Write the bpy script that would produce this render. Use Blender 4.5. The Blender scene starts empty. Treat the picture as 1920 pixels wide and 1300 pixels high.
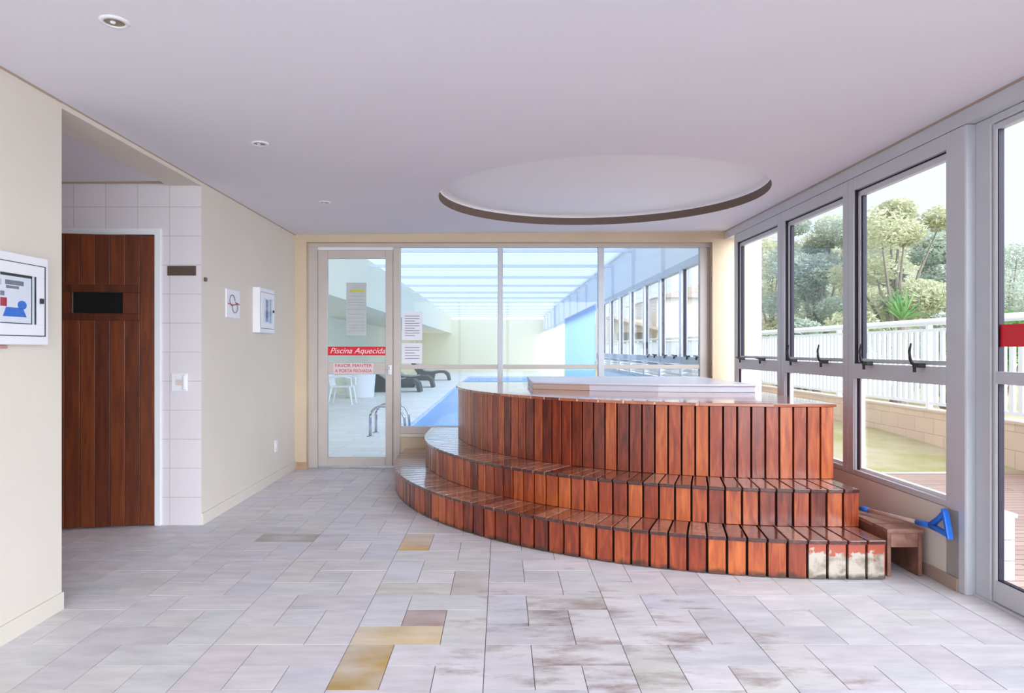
import bpy, bmesh, math, random
from mathutils import Vector, Matrix
R = math.radians
rnd = random.Random(7)
scn = bpy.context.scene
COL = scn.collection

# ------------------------------------------------------------------ camera, sky, exposure
cd = bpy.data.cameras.new('camera'); cam = bpy.data.objects.new('camera', cd); COL.objects.link(cam)
cam.location = (0, 0, 1.30); cam.rotation_euler = (R(90), 0, 0)
cd.lens = 24.0; cd.sensor_width = 36.0; cd.shift_x = 20/1920; cd.shift_y = 5/1920; cd.clip_start = 0.05; cd.clip_end = 300
scn.camera = cam
scn.view_settings.view_transform = 'Standard'; scn.view_settings.look = 'None'
scn.view_settings.gamma = 1.0; scn.view_settings.use_curve_mapping = False
scn.view_settings.exposure = 0.22
scn.cycles.max_bounces = 14; scn.cycles.diffuse_bounces = 8; scn.cycles.transparent_max_bounces = 24
scn.cycles.transmission_bounces = 8; scn.cycles.sample_clamp_indirect = 6.0
SKY_LOW, SKY_HIGH, FILL_GLOW = 1.06, 1.15, 9.0      # overcast sky, plus a low bright patch added behind the camera as fill
GLOW_DIR = Vector((.5, -.79, .36)).normalized()
w = bpy.data.worlds.new('overcast_sky'); scn.world = w; w.use_nodes = True
nt = w.node_tree; nt.nodes.clear()
tc = nt.nodes.new('ShaderNodeTexCoord'); sx = nt.nodes.new('ShaderNodeSeparateXYZ')
mr = nt.nodes.new('ShaderNodeMapRange'); mr.inputs['From Min'].default_value = 0.12; mr.inputs['From Max'].default_value = 0.75
mr.inputs['To Min'].default_value = SKY_LOW; mr.inputs['To Max'].default_value = SKY_HIGH
bg = nt.nodes.new('ShaderNodeBackground'); bg.inputs['Color'].default_value = (0.885, 0.935, 1.0, 1)
wo = nt.nodes.new('ShaderNodeOutputWorld')
nt.links.new(tc.outputs['Generated'], sx.inputs[0]); nt.links.new(sx.outputs['Z'], mr.inputs['Value'])
dp = nt.nodes.new('ShaderNodeVectorMath'); dp.operation = 'DOT_PRODUCT'; dp.inputs[1].default_value = GLOW_DIR
nt.links.new(tc.outputs['Generated'], dp.inputs[0])
gl = nt.nodes.new('ShaderNodeMapRange'); gl.interpolation_type = 'SMOOTHSTEP'; gl.inputs['From Min'].default_value = .62; gl.inputs['From Max'].default_value = 1.0
gl.inputs['To Max'].default_value = FILL_GLOW; nt.links.new(dp.outputs['Value'], gl.inputs['Value'])
sm = nt.nodes.new('ShaderNodeMath'); nt.links.new(mr.outputs[0], sm.inputs[0]); nt.links.new(gl.outputs[0], sm.inputs[1])
nt.links.new(sm.outputs[0], bg.inputs['Strength']); nt.links.new(bg.outputs[0], wo.inputs[0])

# ------------------------------------------------------------------ materials
def srgb(r, g, b):
    f = lambda c: (c/255/12.92) if c/255 <= .04045 else ((c/255+.055)/1.055)**2.4
    return (f(r), f(g), f(b), 1)
def mat(name, col, rough=.6, metal=0., var=0., scale=6., bump=0., bscale=60., coat=0., stretch=(1, 1, 1), emit=None):
    m = bpy.data.materials.new(name); m.use_nodes = True; n = m.node_tree; p = n.nodes['Principled BSDF']
    p.inputs['Base Color'].default_value = col; p.inputs['Roughness'].default_value = rough; p.inputs['Metallic'].default_value = metal
    if coat: p.inputs['Coat Weight'].default_value = coat; p.inputs['Coat Roughness'].default_value = .12
    if var or bump:
        t = n.nodes.new('ShaderNodeTexCoord'); mp = n.nodes.new('ShaderNodeMapping'); mp.inputs['Scale'].default_value = stretch
        n.links.new(t.outputs['Object'], mp.inputs[0])
    if var:
        no = n.nodes.new('ShaderNodeTexNoise'); no.inputs['Scale'].default_value = scale; no.inputs['Detail'].default_value = 5
        n.links.new(mp.outputs[0], no.inputs[0])
        rp = n.nodes.new('ShaderNodeMapRange'); rp.inputs['From Min'].default_value = .3; rp.inputs['From Max'].default_value = .7
        rp.inputs['To Min'].default_value = 1-var; rp.inputs['To Max'].default_value = 1+var
        n.links.new(no.outputs[0], rp.inputs[0])
        vm = n.nodes.new('ShaderNodeVectorMath'); vm.operation = 'SCALE'; vm.inputs[0].default_value = col[:3]
        n.links.new(rp.outputs[0], vm.inputs['Scale']); n.links.new(vm.outputs[0], p.inputs['Base Color'])
    if bump:
        nb = n.nodes.new('ShaderNodeTexNoise'); nb.inputs['Scale'].default_value = bscale; nb.inputs['Detail'].default_value = 4
        n.links.new(mp.outputs[0], nb.inputs[0])
        b = n.nodes.new('ShaderNodeBump'); b.inputs['Strength'].default_value = bump; b.inputs['Distance'].default_value = .01
        n.links.new(nb.outputs[0], b.inputs['Height']); n.links.new(b.outputs[0], p.inputs['Normal'])
    if emit: p.inputs['Emission Color'].default_value = col; p.inputs['Emission Strength'].default_value = emit
    return m
def brick_mat(name, c1, c2, mortar, bw, bh, ms=.004, rough=.5, axes='XZ', offset=0., loc=(0, 0, 0), vary=.0):
    m = bpy.data.materials.new(name); m.use_nodes = True; n = m.node_tree; p = n.nodes['Principled BSDF']; p.inputs['Roughness'].default_value = rough
    t = n.nodes.new('ShaderNodeTexCoord'); s = n.nodes.new('ShaderNodeSeparateXYZ'); c = n.nodes.new('ShaderNodeCombineXYZ')
    n.links.new(t.outputs['Object'], s.inputs[0]); n.links.new(s.outputs[axes[0]], c.inputs[0]); n.links.new(s.outputs[axes[1]], c.inputs[1])
    mp = n.nodes.new('ShaderNodeMapping'); mp.inputs['Location'].default_value = loc; n.links.new(c.outputs[0], mp.inputs[0])
    b = n.nodes.new('ShaderNodeTexBrick'); b.inputs['Color1'].default_value = c1; b.inputs['Color2'].default_value = c2; b.inputs['Mortar'].default_value = mortar
    b.inputs['Scale'].default_value = 1; b.inputs['Mortar Size'].default_value = ms; b.inputs['Brick Width'].default_value = bw; b.inputs['Row Height'].default_value = bh
    b.offset = offset; b.squash = 1
    n.links.new(mp.outputs[0], b.inputs[0]); n.links.new(b.outputs[0], p.inputs['Base Color'])
    bu = n.nodes.new('ShaderNodeBump'); bu.inputs['Strength'].default_value = .3; bu.inputs['Distance'].default_value = .004; bu.invert = True
    n.links.new(b.outputs['Fac'], bu.inputs['Height']); n.links.new(bu.outputs[0], p.inputs['Normal'])
    return m
def wood_mat(name, dark, mid, light, rough=.3, coat=.35, stretch=(9, 9, 1.2), grime=False, worn=False):
    m = bpy.data.materials.new(name); m.use_nodes = True; n = m.node_tree; L = n.links.new; p = n.nodes['Principled BSDF']
    p.inputs['Roughness'].default_value = rough; p.inputs['Coat Weight'].default_value = coat; p.inputs['Coat Roughness'].default_value = .16 if coat < .9 else .08; p.inputs['Coat IOR'].default_value = 1.6
    t = n.nodes.new('ShaderNodeTexCoord'); mp = n.nodes.new('ShaderNodeMapping'); mp.inputs['Scale'].default_value = stretch
    L(t.outputs['Object'], mp.inputs[0])
    a = n.nodes.new('ShaderNodeAttribute'); a.attribute_name = 'tint'
    ad = n.nodes.new('ShaderNodeVectorMath'); ad.operation = 'ADD'
    sc = n.nodes.new('ShaderNodeVectorMath'); sc.operation = 'SCALE'; sc.inputs[0].default_value = (13, 7, 5); L(a.outputs['Fac'], sc.inputs['Scale'])
    L(mp.outputs[0], ad.inputs[0]); L(sc.outputs[0], ad.inputs[1])
    no = n.nodes.new('ShaderNodeTexNoise'); no.inputs['Scale'].default_value = 4; no.inputs['Detail'].default_value = 6; no.inputs['Distortion'].default_value = .6
    L(ad.outputs[0], no.inputs[0])
    mx = n.nodes.new('ShaderNodeMath'); mx.operation = 'MULTIPLY_ADD'; mx.inputs[1].default_value = .65; L(a.outputs['Fac'], mx.inputs[0])
    ns = n.nodes.new('ShaderNodeMapRange'); ns.inputs['From Min'].default_value = .3; ns.inputs['From Max'].default_value = .7
    ns.inputs['To Min'].default_value = 0.; ns.inputs['To Max'].default_value = .4; L(no.outputs[0], ns.inputs[0]); L(ns.outputs[0], mx.inputs[2])
    cr = n.nodes.new('ShaderNodeValToRGB'); e = cr.color_ramp.elements; e[0].color = dark; e[0].position = .1; e[1].color = light; e[1].position = .95
    k = e.new(.5); k.color = mid; L(mx.outputs[0], cr.inputs[0])
    col = cr.outputs[0]
    def mixin(col, fac, c):
        q = n.nodes.new('ShaderNodeMix'); q.data_type = 'RGBA'; L(fac, q.inputs[0]); L(col, q.inputs[6])
        if isinstance(c, tuple): q.inputs[7].default_value = c
        else: L(c, q.inputs[7])
        return q.outputs[2]
    g = n.nodes.new('ShaderNodeTexNoise'); g.inputs['Scale'].default_value = 14; g.inputs['Detail'].default_value = 6; L(t.outputs['Object'], g.inputs[0])
    s = n.nodes.new('ShaderNodeSeparateXYZ'); L(t.outputs['Object'], s.inputs[0])
    if worn:
        wa = n.nodes.new('ShaderNodeAttribute'); wa.attribute_name = 'worn'
        z = n.nodes.new('ShaderNodeMapRange'); z.inputs['From Min'].default_value = .06; z.inputs['From Max'].default_value = .21
        z.inputs['To Min'].default_value = .32; z.inputs['To Max'].default_value = -.42; L(s.outputs['Z'], z.inputs[0])
        g2 = n.nodes.new('ShaderNodeTexNoise'); g2.inputs['Scale'].default_value = 32; g2.inputs['Detail'].default_value = 4; L(t.outputs['Object'], g2.inputs[0])
        ad2 = n.nodes.new('ShaderNodeMath'); L(g2.outputs[0], ad2.inputs[0]); L(z.outputs[0], ad2.inputs[1])
        th = n.nodes.new('ShaderNodeMapRange'); th.inputs['From Min'].default_value = .36; th.inputs['From Max'].default_value = .46; L(ad2.outputs[0], th.inputs[0])
        pale = n.nodes.new('ShaderNodeValToRGB'); pe = pale.color_ramp.elements; pe[0].color = srgb(132, 116, 94); pe[0].position = .3; pe[1].color = srgb(192, 180, 166); pe[1].position = .52; L(g.outputs[0], pale.inputs[0])
        red = mixin(col, wa.outputs['Fac'], srgb(176, 84, 62))
        f = n.nodes.new('ShaderNodeMath'); f.operation = 'MULTIPLY'; L(th.outputs[0], f.inputs[0]); L(wa.outputs['Fac'], f.inputs[1])
        col = mixin(red, f.outputs[0], pale.outputs[0])
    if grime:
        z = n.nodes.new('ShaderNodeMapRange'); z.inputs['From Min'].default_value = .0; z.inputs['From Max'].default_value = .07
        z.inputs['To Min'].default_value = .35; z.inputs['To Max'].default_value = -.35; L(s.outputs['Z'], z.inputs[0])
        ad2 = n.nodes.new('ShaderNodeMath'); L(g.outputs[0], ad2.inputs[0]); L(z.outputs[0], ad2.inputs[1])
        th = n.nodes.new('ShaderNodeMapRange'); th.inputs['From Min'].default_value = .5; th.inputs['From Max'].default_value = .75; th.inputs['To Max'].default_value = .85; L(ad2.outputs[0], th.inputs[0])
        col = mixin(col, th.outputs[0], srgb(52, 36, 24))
    L(col, p.inputs['Base Color'])
    b = n.nodes.new('ShaderNodeBump'); b.inputs['Strength'].default_value = .15; b.inputs['Distance'].default_value = .004
    L(no.outputs[0], b.inputs['Height']); L(b.outputs[0], p.inputs['Normal'])
    return m
def glass_mat(name, tint=(.97, .99, 1.0, 1), base=.02, edge=.35):
    m = bpy.data.materials.new(name); m.use_nodes = True; n = m.node_tree; n.nodes.clear(); L = n.links.new
    o = n.nodes.new('ShaderNodeOutputMaterial'); mx = n.nodes.new('ShaderNodeMixShader'); t = n.nodes.new('ShaderNodeBsdfTransparent'); g = n.nodes.new('ShaderNodeBsdfGlossy')
    t.inputs[0].default_value = tint; g.inputs['Roughness'].default_value = .02
    lw = n.nodes.new('ShaderNodeLayerWeight'); lw.inputs[0].default_value = .5
    pw = n.nodes.new('ShaderNodeMath'); pw.operation = 'POWER'; pw.inputs[1].default_value = 3; L(lw.outputs['Facing'], pw.inputs[0])
    ma = n.nodes.new('ShaderNodeMath'); ma.operation = 'MULTIPLY_ADD'; ma.inputs[1].default_value = edge; ma.inputs[2].default_value = base; L(pw.outputs[0], ma.inputs[0])
    L(ma.outputs[0], mx.inputs[0]); L(t.outputs[0], mx.inputs[1]); L(g.outputs[0], mx.inputs[2]); L(mx.outputs[0], o.inputs[0])
    return m
def sheet_mat(name, col, clear):
    m = bpy.data.materials.new(name); m.use_nodes = True; n = m.node_tree; n.nodes.clear(); L = n.links.new
    o = n.nodes.new('ShaderNodeOutputMaterial'); mx = n.nodes.new('ShaderNodeMixShader'); t = n.nodes.new('ShaderNodeBsdfTransparent'); d = n.nodes.new('ShaderNodeBsdfTranslucent')
    t.inputs[0].default_value = col; d.inputs[0].default_value = col; mx.inputs[0].default_value = clear
    L(d.outputs[0], mx.inputs[1]); L(t.outputs[0], mx.inputs[2]); L(mx.outputs[0], o.inputs[0]); return m

M = {}
M['wall'] = mat('cream_wall_paint', srgb(222, 214, 202), .7, var=.02, scale=2.5, bump=.06, bscale=90)
M['ochre'] = mat('warm_ochre_paint', srgb(212, 192, 164), .7, var=.04, scale=3)
M['ceil'] = mat('white_ceiling_paint', srgb(228, 225, 233), .8, var=.012, scale=1.5)
M['ceil_white'] = mat('bright_white_ceiling_paint', srgb(246, 246, 250), .8)
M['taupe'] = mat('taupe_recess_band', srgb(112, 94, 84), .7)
M['tile'] = brick_mat('white_wall_tile', srgb(226, 219, 221), srgb(222, 214, 217), srgb(200, 190, 190), .236, .2145, .003, .28, 'XZ', 0., (.089, .009, 0))
M['alu'] = mat('satin_aluminium', srgb(202, 204, 209), .42, .08, var=.03, scale=4)
M['alu_warm'] = mat('warm_satin_aluminium', srgb(198, 188, 180), .42, .08, var=.03, scale=4)
M['rubber'] = mat('black_gasket', srgb(30, 20, 44), .6)
M['black'] = mat('black_plastic', srgb(22, 20, 26), .4)
M['white'] = mat('white_plastic', srgb(236, 236, 240), .35)
M['white_rail'] = mat('white_paint_metal', srgb(236, 238, 244), .4)
M['white_wall'] = mat('white_render', srgb(214, 214, 222), .8)
M['glass'] = glass_mat('clear_glass')
M['dark_glass'] = mat('dark_glass', (.004, .006, .007, 1), .08)
M['wood'] = wood_mat('varnished_red_wood', srgb(84, 28, 18), srgb(152, 60, 28), srgb(208, 110, 50), rough=.3, coat=.5, grime=True, worn=True)
M['wood_tread'] = wood_mat('varnished_tread_wood', srgb(70, 34, 27), srgb(138, 78, 58), srgb(188, 138, 116), rough=.25, coat=.95, stretch=(5, 5, 5))
M['wood_deck'] = wood_mat('varnished_deck_wood', srgb(120, 56, 36), srgb(160, 84, 56), srgb(196, 120, 84), rough=.14, coat=1., stretch=(1.2, 9, 9))
M['wood_core'] = mat('dark_void', srgb(34, 14, 10), .9)
M['door_wood'] = wood_mat('dark_sauna_door_wood', srgb(56, 20, 7), srgb(98, 42, 14), srgb(134, 64, 22), rough=.4, coat=.15, stretch=(9, 9, .8))
M['stool_wood'] = wood_mat('worn_stool_wood', srgb(96, 58, 48), srgb(146, 100, 84), srgb(190, 150, 130), rough=.5, coat=.1, stretch=(3, 3, 3))
M['blue'] = mat('blue_plastic', srgb(34, 112, 214), .35)
M['pole'] = mat('pinkish_wood_pole', srgb(200, 168, 158), .5, var=.1, scale=20)
M['cover'] = mat('white_spa_cover', srgb(224, 222, 232), .3, var=.02)
M['cover_reflection'] = mat('beige_spa_cover_reflection', srgb(214, 184, 168), .5)
M['red'] = mat('red_vinyl', srgb(222, 24, 44), .4)
M['pink'] = mat('faded_pink_vinyl', srgb(226, 204, 206), .6)
M['strip'] = mat('dull_pink_strip', srgb(196, 150, 150), .6)
M['print'] = mat('pale_print', srgb(184, 181, 180), .8)
M['red_text'] = mat('red_lettering', srgb(176, 12, 48), .5)
M['pale_text'] = mat('pale_lettering', srgb(250, 226, 230), .5)
M['paper'] = mat('white_paper', srgb(236, 234, 242), .8)
M['ink'] = mat('grey_ink', srgb(128, 126, 140), .8)
M['poster'] = mat('faded_poster', srgb(208, 206, 200), .8, var=.05, scale=14)
M['yellow'] = mat('yellow_strip', srgb(222, 206, 70), .7)
M['brown_plate'] = mat('brown_sign_plate', srgb(92, 74, 66), .4)
M['lamp_in'] = mat('dull_lamp_metal', srgb(150, 138, 118), .35, .2)
M['deck'] = brick_mat('terrace_planks', srgb(188, 158, 146), srgb(170, 140, 130), srgb(110, 84, 76), 3.2, .1, .006, .5, 'XY', .5)
M['garden_wall'] = brick_mat('garden_wall_blocks', srgb(226, 202, 182), srgb(218, 192, 174), srgb(196, 170, 152), .4, .2, .005, .8, 'YZ', .5)
M['cap'] = mat('wall_cap', srgb(214, 196, 184), .7)
M['pool_tile'] = brick_mat('pool_deck_stone', srgb(240, 236, 234), srgb(228, 225, 225), srgb(204, 202, 202), .6, .3, .005, .5, 'XY', .5)
M['water'] = mat('pool_water', srgb(52, 148, 232), .25, bump=.04, bscale=3)
M['pool_wall'] = mat('pale_green_cream_paint', srgb(232, 226, 200), .8)
M['pool_white'] = mat('pool_hall_white_paint', srgb(244, 243, 242), .6)
M['beam'] = mat('grey_blue_beam_paint', srgb(228, 230, 238), .6)
M['blue_sheet'] = sheet_mat('blue_vinyl_curtain', (.27, .52, .86, 1), .10)
M['clear_sheet'] = sheet_mat('white_vinyl_curtain', (.88, .93, 1, 1), .1)
M['roof_sheet'] = sheet_mat('translucent_roof', (.64, .70, .765, 1), .4)
M['wicker'] = mat('grey_wicker', srgb(74, 76, 74), .7, var=.25, scale=60, bump=.5, bscale=120)
M['cushion'] = mat('grey_cushion', srgb(170, 174, 170), .8)
M['steel'] = mat('polished_steel', srgb(190, 190, 200), .2, .9)
M['stone'] = mat('stone_footing', srgb(186, 150, 122), .7, var=.1, scale=20)
M['base'] = mat('brown_skirting_tile', srgb(176, 154, 138), .5)
M['bark'] = mat('grey_bark', srgb(120, 110, 100), .9, var=.2, scale=20)
def leaf_mat(name, a, b):
    m = bpy.data.materials.new(name); m.use_nodes = True; n = m.node_tree; n.nodes.clear(); L = n.links.new
    o = n.nodes.new('ShaderNodeOutputMaterial'); mx = n.nodes.new('ShaderNodeMixShader'); mx.inputs[0].default_value = .45
    d = n.nodes.new('ShaderNodeBsdfDiffuse'); t = n.nodes.new('ShaderNodeBsdfTranslucent')
    at = n.nodes.new('ShaderNodeAttribute'); at.attribute_name = 'tint'
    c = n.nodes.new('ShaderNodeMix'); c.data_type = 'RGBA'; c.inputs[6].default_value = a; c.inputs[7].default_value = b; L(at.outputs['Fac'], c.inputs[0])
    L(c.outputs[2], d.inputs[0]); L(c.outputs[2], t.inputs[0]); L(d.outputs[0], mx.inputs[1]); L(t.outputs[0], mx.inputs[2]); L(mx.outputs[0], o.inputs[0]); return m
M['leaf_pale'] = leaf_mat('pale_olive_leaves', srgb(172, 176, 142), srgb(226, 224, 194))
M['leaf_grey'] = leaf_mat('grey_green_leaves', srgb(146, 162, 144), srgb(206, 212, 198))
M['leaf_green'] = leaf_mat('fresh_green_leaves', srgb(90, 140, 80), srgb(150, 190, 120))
def grass_mat():
    m = bpy.data.materials.new('dry_lawn'); m.use_nodes = True; n = m.node_tree; L = n.links.new; p = n.nodes['Principled BSDF']; p.inputs['Roughness'].default_value = .95
    t = n.nodes.new('ShaderNodeTexCoord'); a = n.nodes.new('ShaderNodeTexNoise'); a.inputs['Scale'].default_value = .9; a.inputs['Detail'].default_value = 8; a.inputs['Roughness'].default_value = .7
    L(t.outputs['Object'], a.inputs[0]); r = n.nodes.new('ShaderNodeValToRGB'); e = r.color_ramp.elements
    e[0].position = .38; e[0].color = srgb(170, 166, 112); e[1].position = .6; e[1].color = srgb(198, 184, 158); L(a.outputs[0], r.inputs[0]); L(r.outputs[0], p.inputs['Base Color'])
    b = n.nodes.new('ShaderNodeTexNoise'); b.inputs['Scale'].default_value = 60; L(t.outputs['Object'], b.inputs[0]); u = n.nodes.new('ShaderNodeBump'); u.inputs['Strength'].default_value = .6; u.inputs['Distance'].default_value = .02
    L(b.outputs[0], u.inputs['Height']); L(u.outputs[0], p.inputs['Normal']); return m
M['lawn'] = grass_mat()
def floor_mat():
    m = bpy.data.materials.new('quartzite_tiles'); m.use_nodes = True; n = m.node_tree; L = n.links.new; p = n.nodes['Principled BSDF']; p.inputs['Roughness'].default_value = .55
    t = n.nodes.new('ShaderNodeTexCoord'); a = n.nodes.new('ShaderNodeAttribute'); a.attribute_name = 'tint'
    col = n.nodes.new('ShaderNodeAttribute'); col.attribute_name = 'stone'
    off = n.nodes.new('ShaderNodeVectorMath'); off.operation = 'SCALE'; off.inputs[0].default_value = (31, 17, 9); L(a.outputs['Fac'], off.inputs['Scale'])
    ad = n.nodes.new('ShaderNodeVectorMath'); ad.operation = 'ADD'; L(t.outputs['Object'], ad.inputs[0]); L(off.outputs[0], ad.inputs[1])
    mp = n.nodes.new('ShaderNodeMapping'); mp.inputs['Scale'].default_value = (1.5, 5, 1); L(ad.outputs[0], mp.inputs[0])
    no = n.nodes.new('ShaderNodeTexNoise'); no.inputs['Scale'].default_value = 2.6; no.inputs['Detail'].default_value = 7; no.inputs['Roughness'].default_value = .6; L(mp.outputs[0], no.inputs[0])
    r = n.nodes.new('ShaderNodeMapRange'); r.inputs['From Min'].default_value = .3; r.inputs['From Max'].default_value = .72; r.inputs['To Min'].default_value = .80; r.inputs['To Max'].default_value = 1.06; L(no.outputs[0], r.inputs[0])
    sc = n.nodes.new('ShaderNodeVectorMath'); sc.operation = 'SCALE'; L(col.outputs['Color'], sc.inputs[0]); L(r.outputs[0], sc.inputs['Scale'])
    n2 = n.nodes.new('ShaderNodeTexNoise'); n2.inputs['Scale'].default_value = 3.2; n2.inputs['Detail'].default_value = 5; L(ad.outputs[0], n2.inputs[0])
    f2 = n.nodes.new('ShaderNodeMapRange'); f2.inputs['From Min'].default_value = .38; f2.inputs['From Max'].default_value = .68; f2.inputs['To Max'].default_value = .7; L(n2.outputs[0], f2.inputs[0])
    pal = n.nodes.new('ShaderNodeMix'); pal.data_type = 'RGBA'; pal.inputs[7].default_value = srgb(217, 211, 212); L(f2.outputs[0], pal.inputs[0]); L(col.outputs['Color'], pal.inputs[6])
    L(pal.outputs[2], sc.inputs[0])
    # brown stains that sit on the tiles in the walked part of the floor
    st = n.nodes.new('ShaderNodeTexNoise'); st.inputs['Scale'].default_value = 2.6; st.inputs['Detail'].default_value = 6; st.inputs['Roughness'].default_value = .68; st.inputs['Distortion'].default_value = .15
    m2 = n.nodes.new('ShaderNodeMapping'); m2.inputs['Scale'].default_value = (1.0, 2.6, 1); L(ad.outputs[0], m2.inputs[0]); L(m2.outputs[0], st.inputs[0])
    big = n.nodes.new('ShaderNodeVectorMath'); big.operation = 'DISTANCE'; big.inputs[1].default_value = (.45, 3.0, 0); L(t.outputs['Object'], big.inputs[0])
    br = n.nodes.new('ShaderNodeMapRange'); br.inputs['From Min'].default_value = .3; br.inputs['From Max'].default_value = 1.5; br.inputs['To Min'].default_value = .16; br.inputs['To Max'].default_value = -.03; L(big.outputs['Value'], br.inputs[0])
    sm = n.nodes.new('ShaderNodeMath'); L(st.outputs[0], sm.inputs[0]); L(br.outputs[0], sm.inputs[1])
    th = n.nodes.new('ShaderNodeMapRange'); th.inputs['From Min'].default_value = .64; th.inputs['From Max'].default_value = .86; th.inputs['To Max'].default_value = .85; L(sm.outputs[0], th.inputs[0])
    q = n.nodes.new('ShaderNodeMix'); q.data_type = 'RGBA'; q.inputs[7].default_value = srgb(122, 90, 80); L(th.outputs[0], q.inputs[0]); L(sc.outputs[0], q.inputs[6]); L(q.outputs[2], p.inputs['Base Color'])
    b = n.nodes.new('ShaderNodeBump'); b.inputs['Strength'].default_value = .25; b.inputs['Distance'].default_value = .006; L(no.outputs[0], b.inputs['Height']); L(b.outputs[0], p.inputs['Normal'])
    return m
M['floor'] = floor_mat()
M['grout'] = mat('floor_grout', srgb(120, 112, 112), .9)

# ------------------------------------------------------------------ mesh helpers
class MB:
    def __init__(s): s.v = []; s.f = []; s.mi = []; s.tint = []; s.worn = []; s.col = []
    def face(s, pts, mi=0, tint=.5, worn=0., col=(1, 1, 1, 1)):
        k = len(s.v); s.v += [tuple(p) for p in pts]; s.f.append(tuple(range(k, k+len(pts)))); s.mi.append(mi); s.tint.append(tint); s.worn.append(worn); s.col.append(col)
    def hexa(s, p, mi=0, tint=.5, worn=0., col=(1, 1, 1, 1)):   # p: 4 bottom ccw, 4 top ccw
        k = len(s.v); s.v += [tuple(q) for q in p]
        for f in ((3, 2, 1, 0), (4, 5, 6, 7), (0, 1, 5, 4), (1, 2, 6, 5), (2, 3, 7, 6), (3, 0, 4, 7)):
            s.f.append(tuple(k+i for i in f)); s.mi.append(mi); s.tint.append(tint); s.worn.append(worn); s.col.append(col)
        return s
    def box(s, x0, x1, y0, y1, z0, z1, mi=0, tint=.5, worn=0., col=(1, 1, 1, 1)):
        return s.hexa([(x0, y0, z0), (x1, y0, z0), (x1, y1, z0), (x0, y1, z0), (x0, y0, z1), (x1, y0, z1), (x1, y1, z1), (x0, y1, z1)], mi, tint, worn, col)
    def prism(s, poly, a, b, axis='z', mi=0, tint=.5):
        def P(p, h): return (p[0], p[1], h) if axis == 'z' else ((h, p[0], p[1]) if axis == 'x' else (p[0], h, p[1]))
        n = len(poly); k = len(s.v); s.v += [P(p, a) for p in poly] + [P(p, b) for p in poly]
        fs = [tuple(k+i for i in range(n))[::-1], tuple(k+n+i for i in range(n))] + [(k+i, k+(i+1) % n, k+n+(i+1) % n, k+n+i) for i in range(n)]
        for f in fs: s.f.append(f); s.mi.append(mi); s.tint.append(tint); s.worn.append(0); s.col.append((1, 1, 1, 1))
        return s
    def tube(s, pts, r, n=10, mi=0, closed=False, tint=.5):
        pts = [Vector(p) for p in pts]; rings = []; rr = r if isinstance(r, (list, tuple)) else [r]*len(pts)
        up = Vector((0, 0, 1)); N = len(pts)
        for i, p in enumerate(pts):
            d = (pts[(i+1) % N if closed else min(i+1, N-1)] - pts[(i-1) % N if closed else max(i-1, 0)]).normalized()
            a = d.cross(up if abs(d.z) < .95 else Vector((1, 0, 0))).normalized(); b = d.cross(a).normalized()
            k = len(s.v); s.v += [tuple(p + rr[i]*(math.cos(2*math.pi*j/n)*a + math.sin(2*math.pi*j/n)*b)) for j in range(n)]; rings.append(k)
        seg = range(N if closed else N-1)
        for i in seg:
            k0, k1 = rings[i], rings[(i+1) % N]
            for j in range(n):
                s.f.append((k0+j, k0+(j+1) % n, k1+(j+1) % n, k1+j)); s.mi.append(mi); s.tint.append(tint); s.worn.append(0); s.col.append((1, 1, 1, 1))
        if not closed:
            for k, rev in ((rings[0], True), (rings[-1], False)):
                f = tuple(range(k, k+n)); s.f.append(f[::-1] if rev else f); s.mi.append(mi); s.tint.append(tint); s.worn.append(0); s.col.append((1, 1, 1, 1))
        return s
    def lathe(s, prof, cx, cy, n=32, mi=0, axis='z'):
        rings = []
        for r_, z in prof:
            k = len(s.v); s.v += [(cx+r_*math.cos(2*math.pi*j/n), cy+r_*math.sin(2*math.pi*j/n), z) for j in range(n)]; rings.append(k)
        for a, b in zip(rings, rings[1:]):
            for j in range(n):
                s.f.append((a+j, a+(j+1) % n, b+(j+1) % n, b+j)); s.mi.append(mi); s.tint.append(.5); s.worn.append(0); s.col.append((1, 1, 1, 1))
        return s
    def build(s, name, mats, parent=None, local=False, bevel=0., smooth=False, loc=None):
        me = bpy.data.meshes.new(name)
        off = Vector((0, 0, 0))
        if parent is not None and not local:
            q = parent
            while q is not None: off += q.location; q = q.parent
        if loc is not None: off = Vector(loc)
        me.from_pydata([tuple(Vector(v)-off) for v in s.v], [], s.f)
        ms = mats if isinstance(mats, (list, tuple)) else [mats]
        for m in ms: me.materials.append(M[m])
        me.polygons.foreach_set('material_index', s.mi)
        a = me.attributes.new('tint', 'FLOAT', 'FACE'); a.data.foreach_set('value', s.tint)
        if any(s.worn): a = me.attributes.new('worn', 'FLOAT', 'FACE'); a.data.foreach_set('value', s.worn)
        if any(c != (1, 1, 1, 1) for c in s.col):
            a = me.attributes.new('stone', 'FLOAT_COLOR', 'FACE'); a.data.foreach_set('color', [x for c in s.col for x in c])
        if smooth: me.polygons.foreach_set('use_smooth', [True]*len(me.polygons))
        me.validate(); me.update()
        b = bmesh.new(); b.from_mesh(me); bmesh.ops.recalc_face_normals(b, faces=b.faces); b.to_mesh(me); b.free()
        o = bpy.data.objects.new(name, me); COL.objects.link(o)
        if parent is not None: o.parent = parent
        if loc is not None: o.location = loc
        if bevel:
            md = o.modifiers.new('edge', 'BEVEL'); md.width = bevel; md.segments = 2; md.limit_method = 'ANGLE'
        return o
def tag(o, label=None, cat=None, group=None, kind=None):
    if label: o['label'] = label
    if cat: o['category'] = cat
    if group: o['group'] = group
    if kind: o['kind'] = kind
    return o
def empty(name, loc=(0, 0, 0), rz=0.):
    o = bpy.data.objects.new(name, None); o.empty_display_size = .1; COL.objects.link(o); o.location = loc; o.rotation_euler = (0, 0, rz); return o
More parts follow.
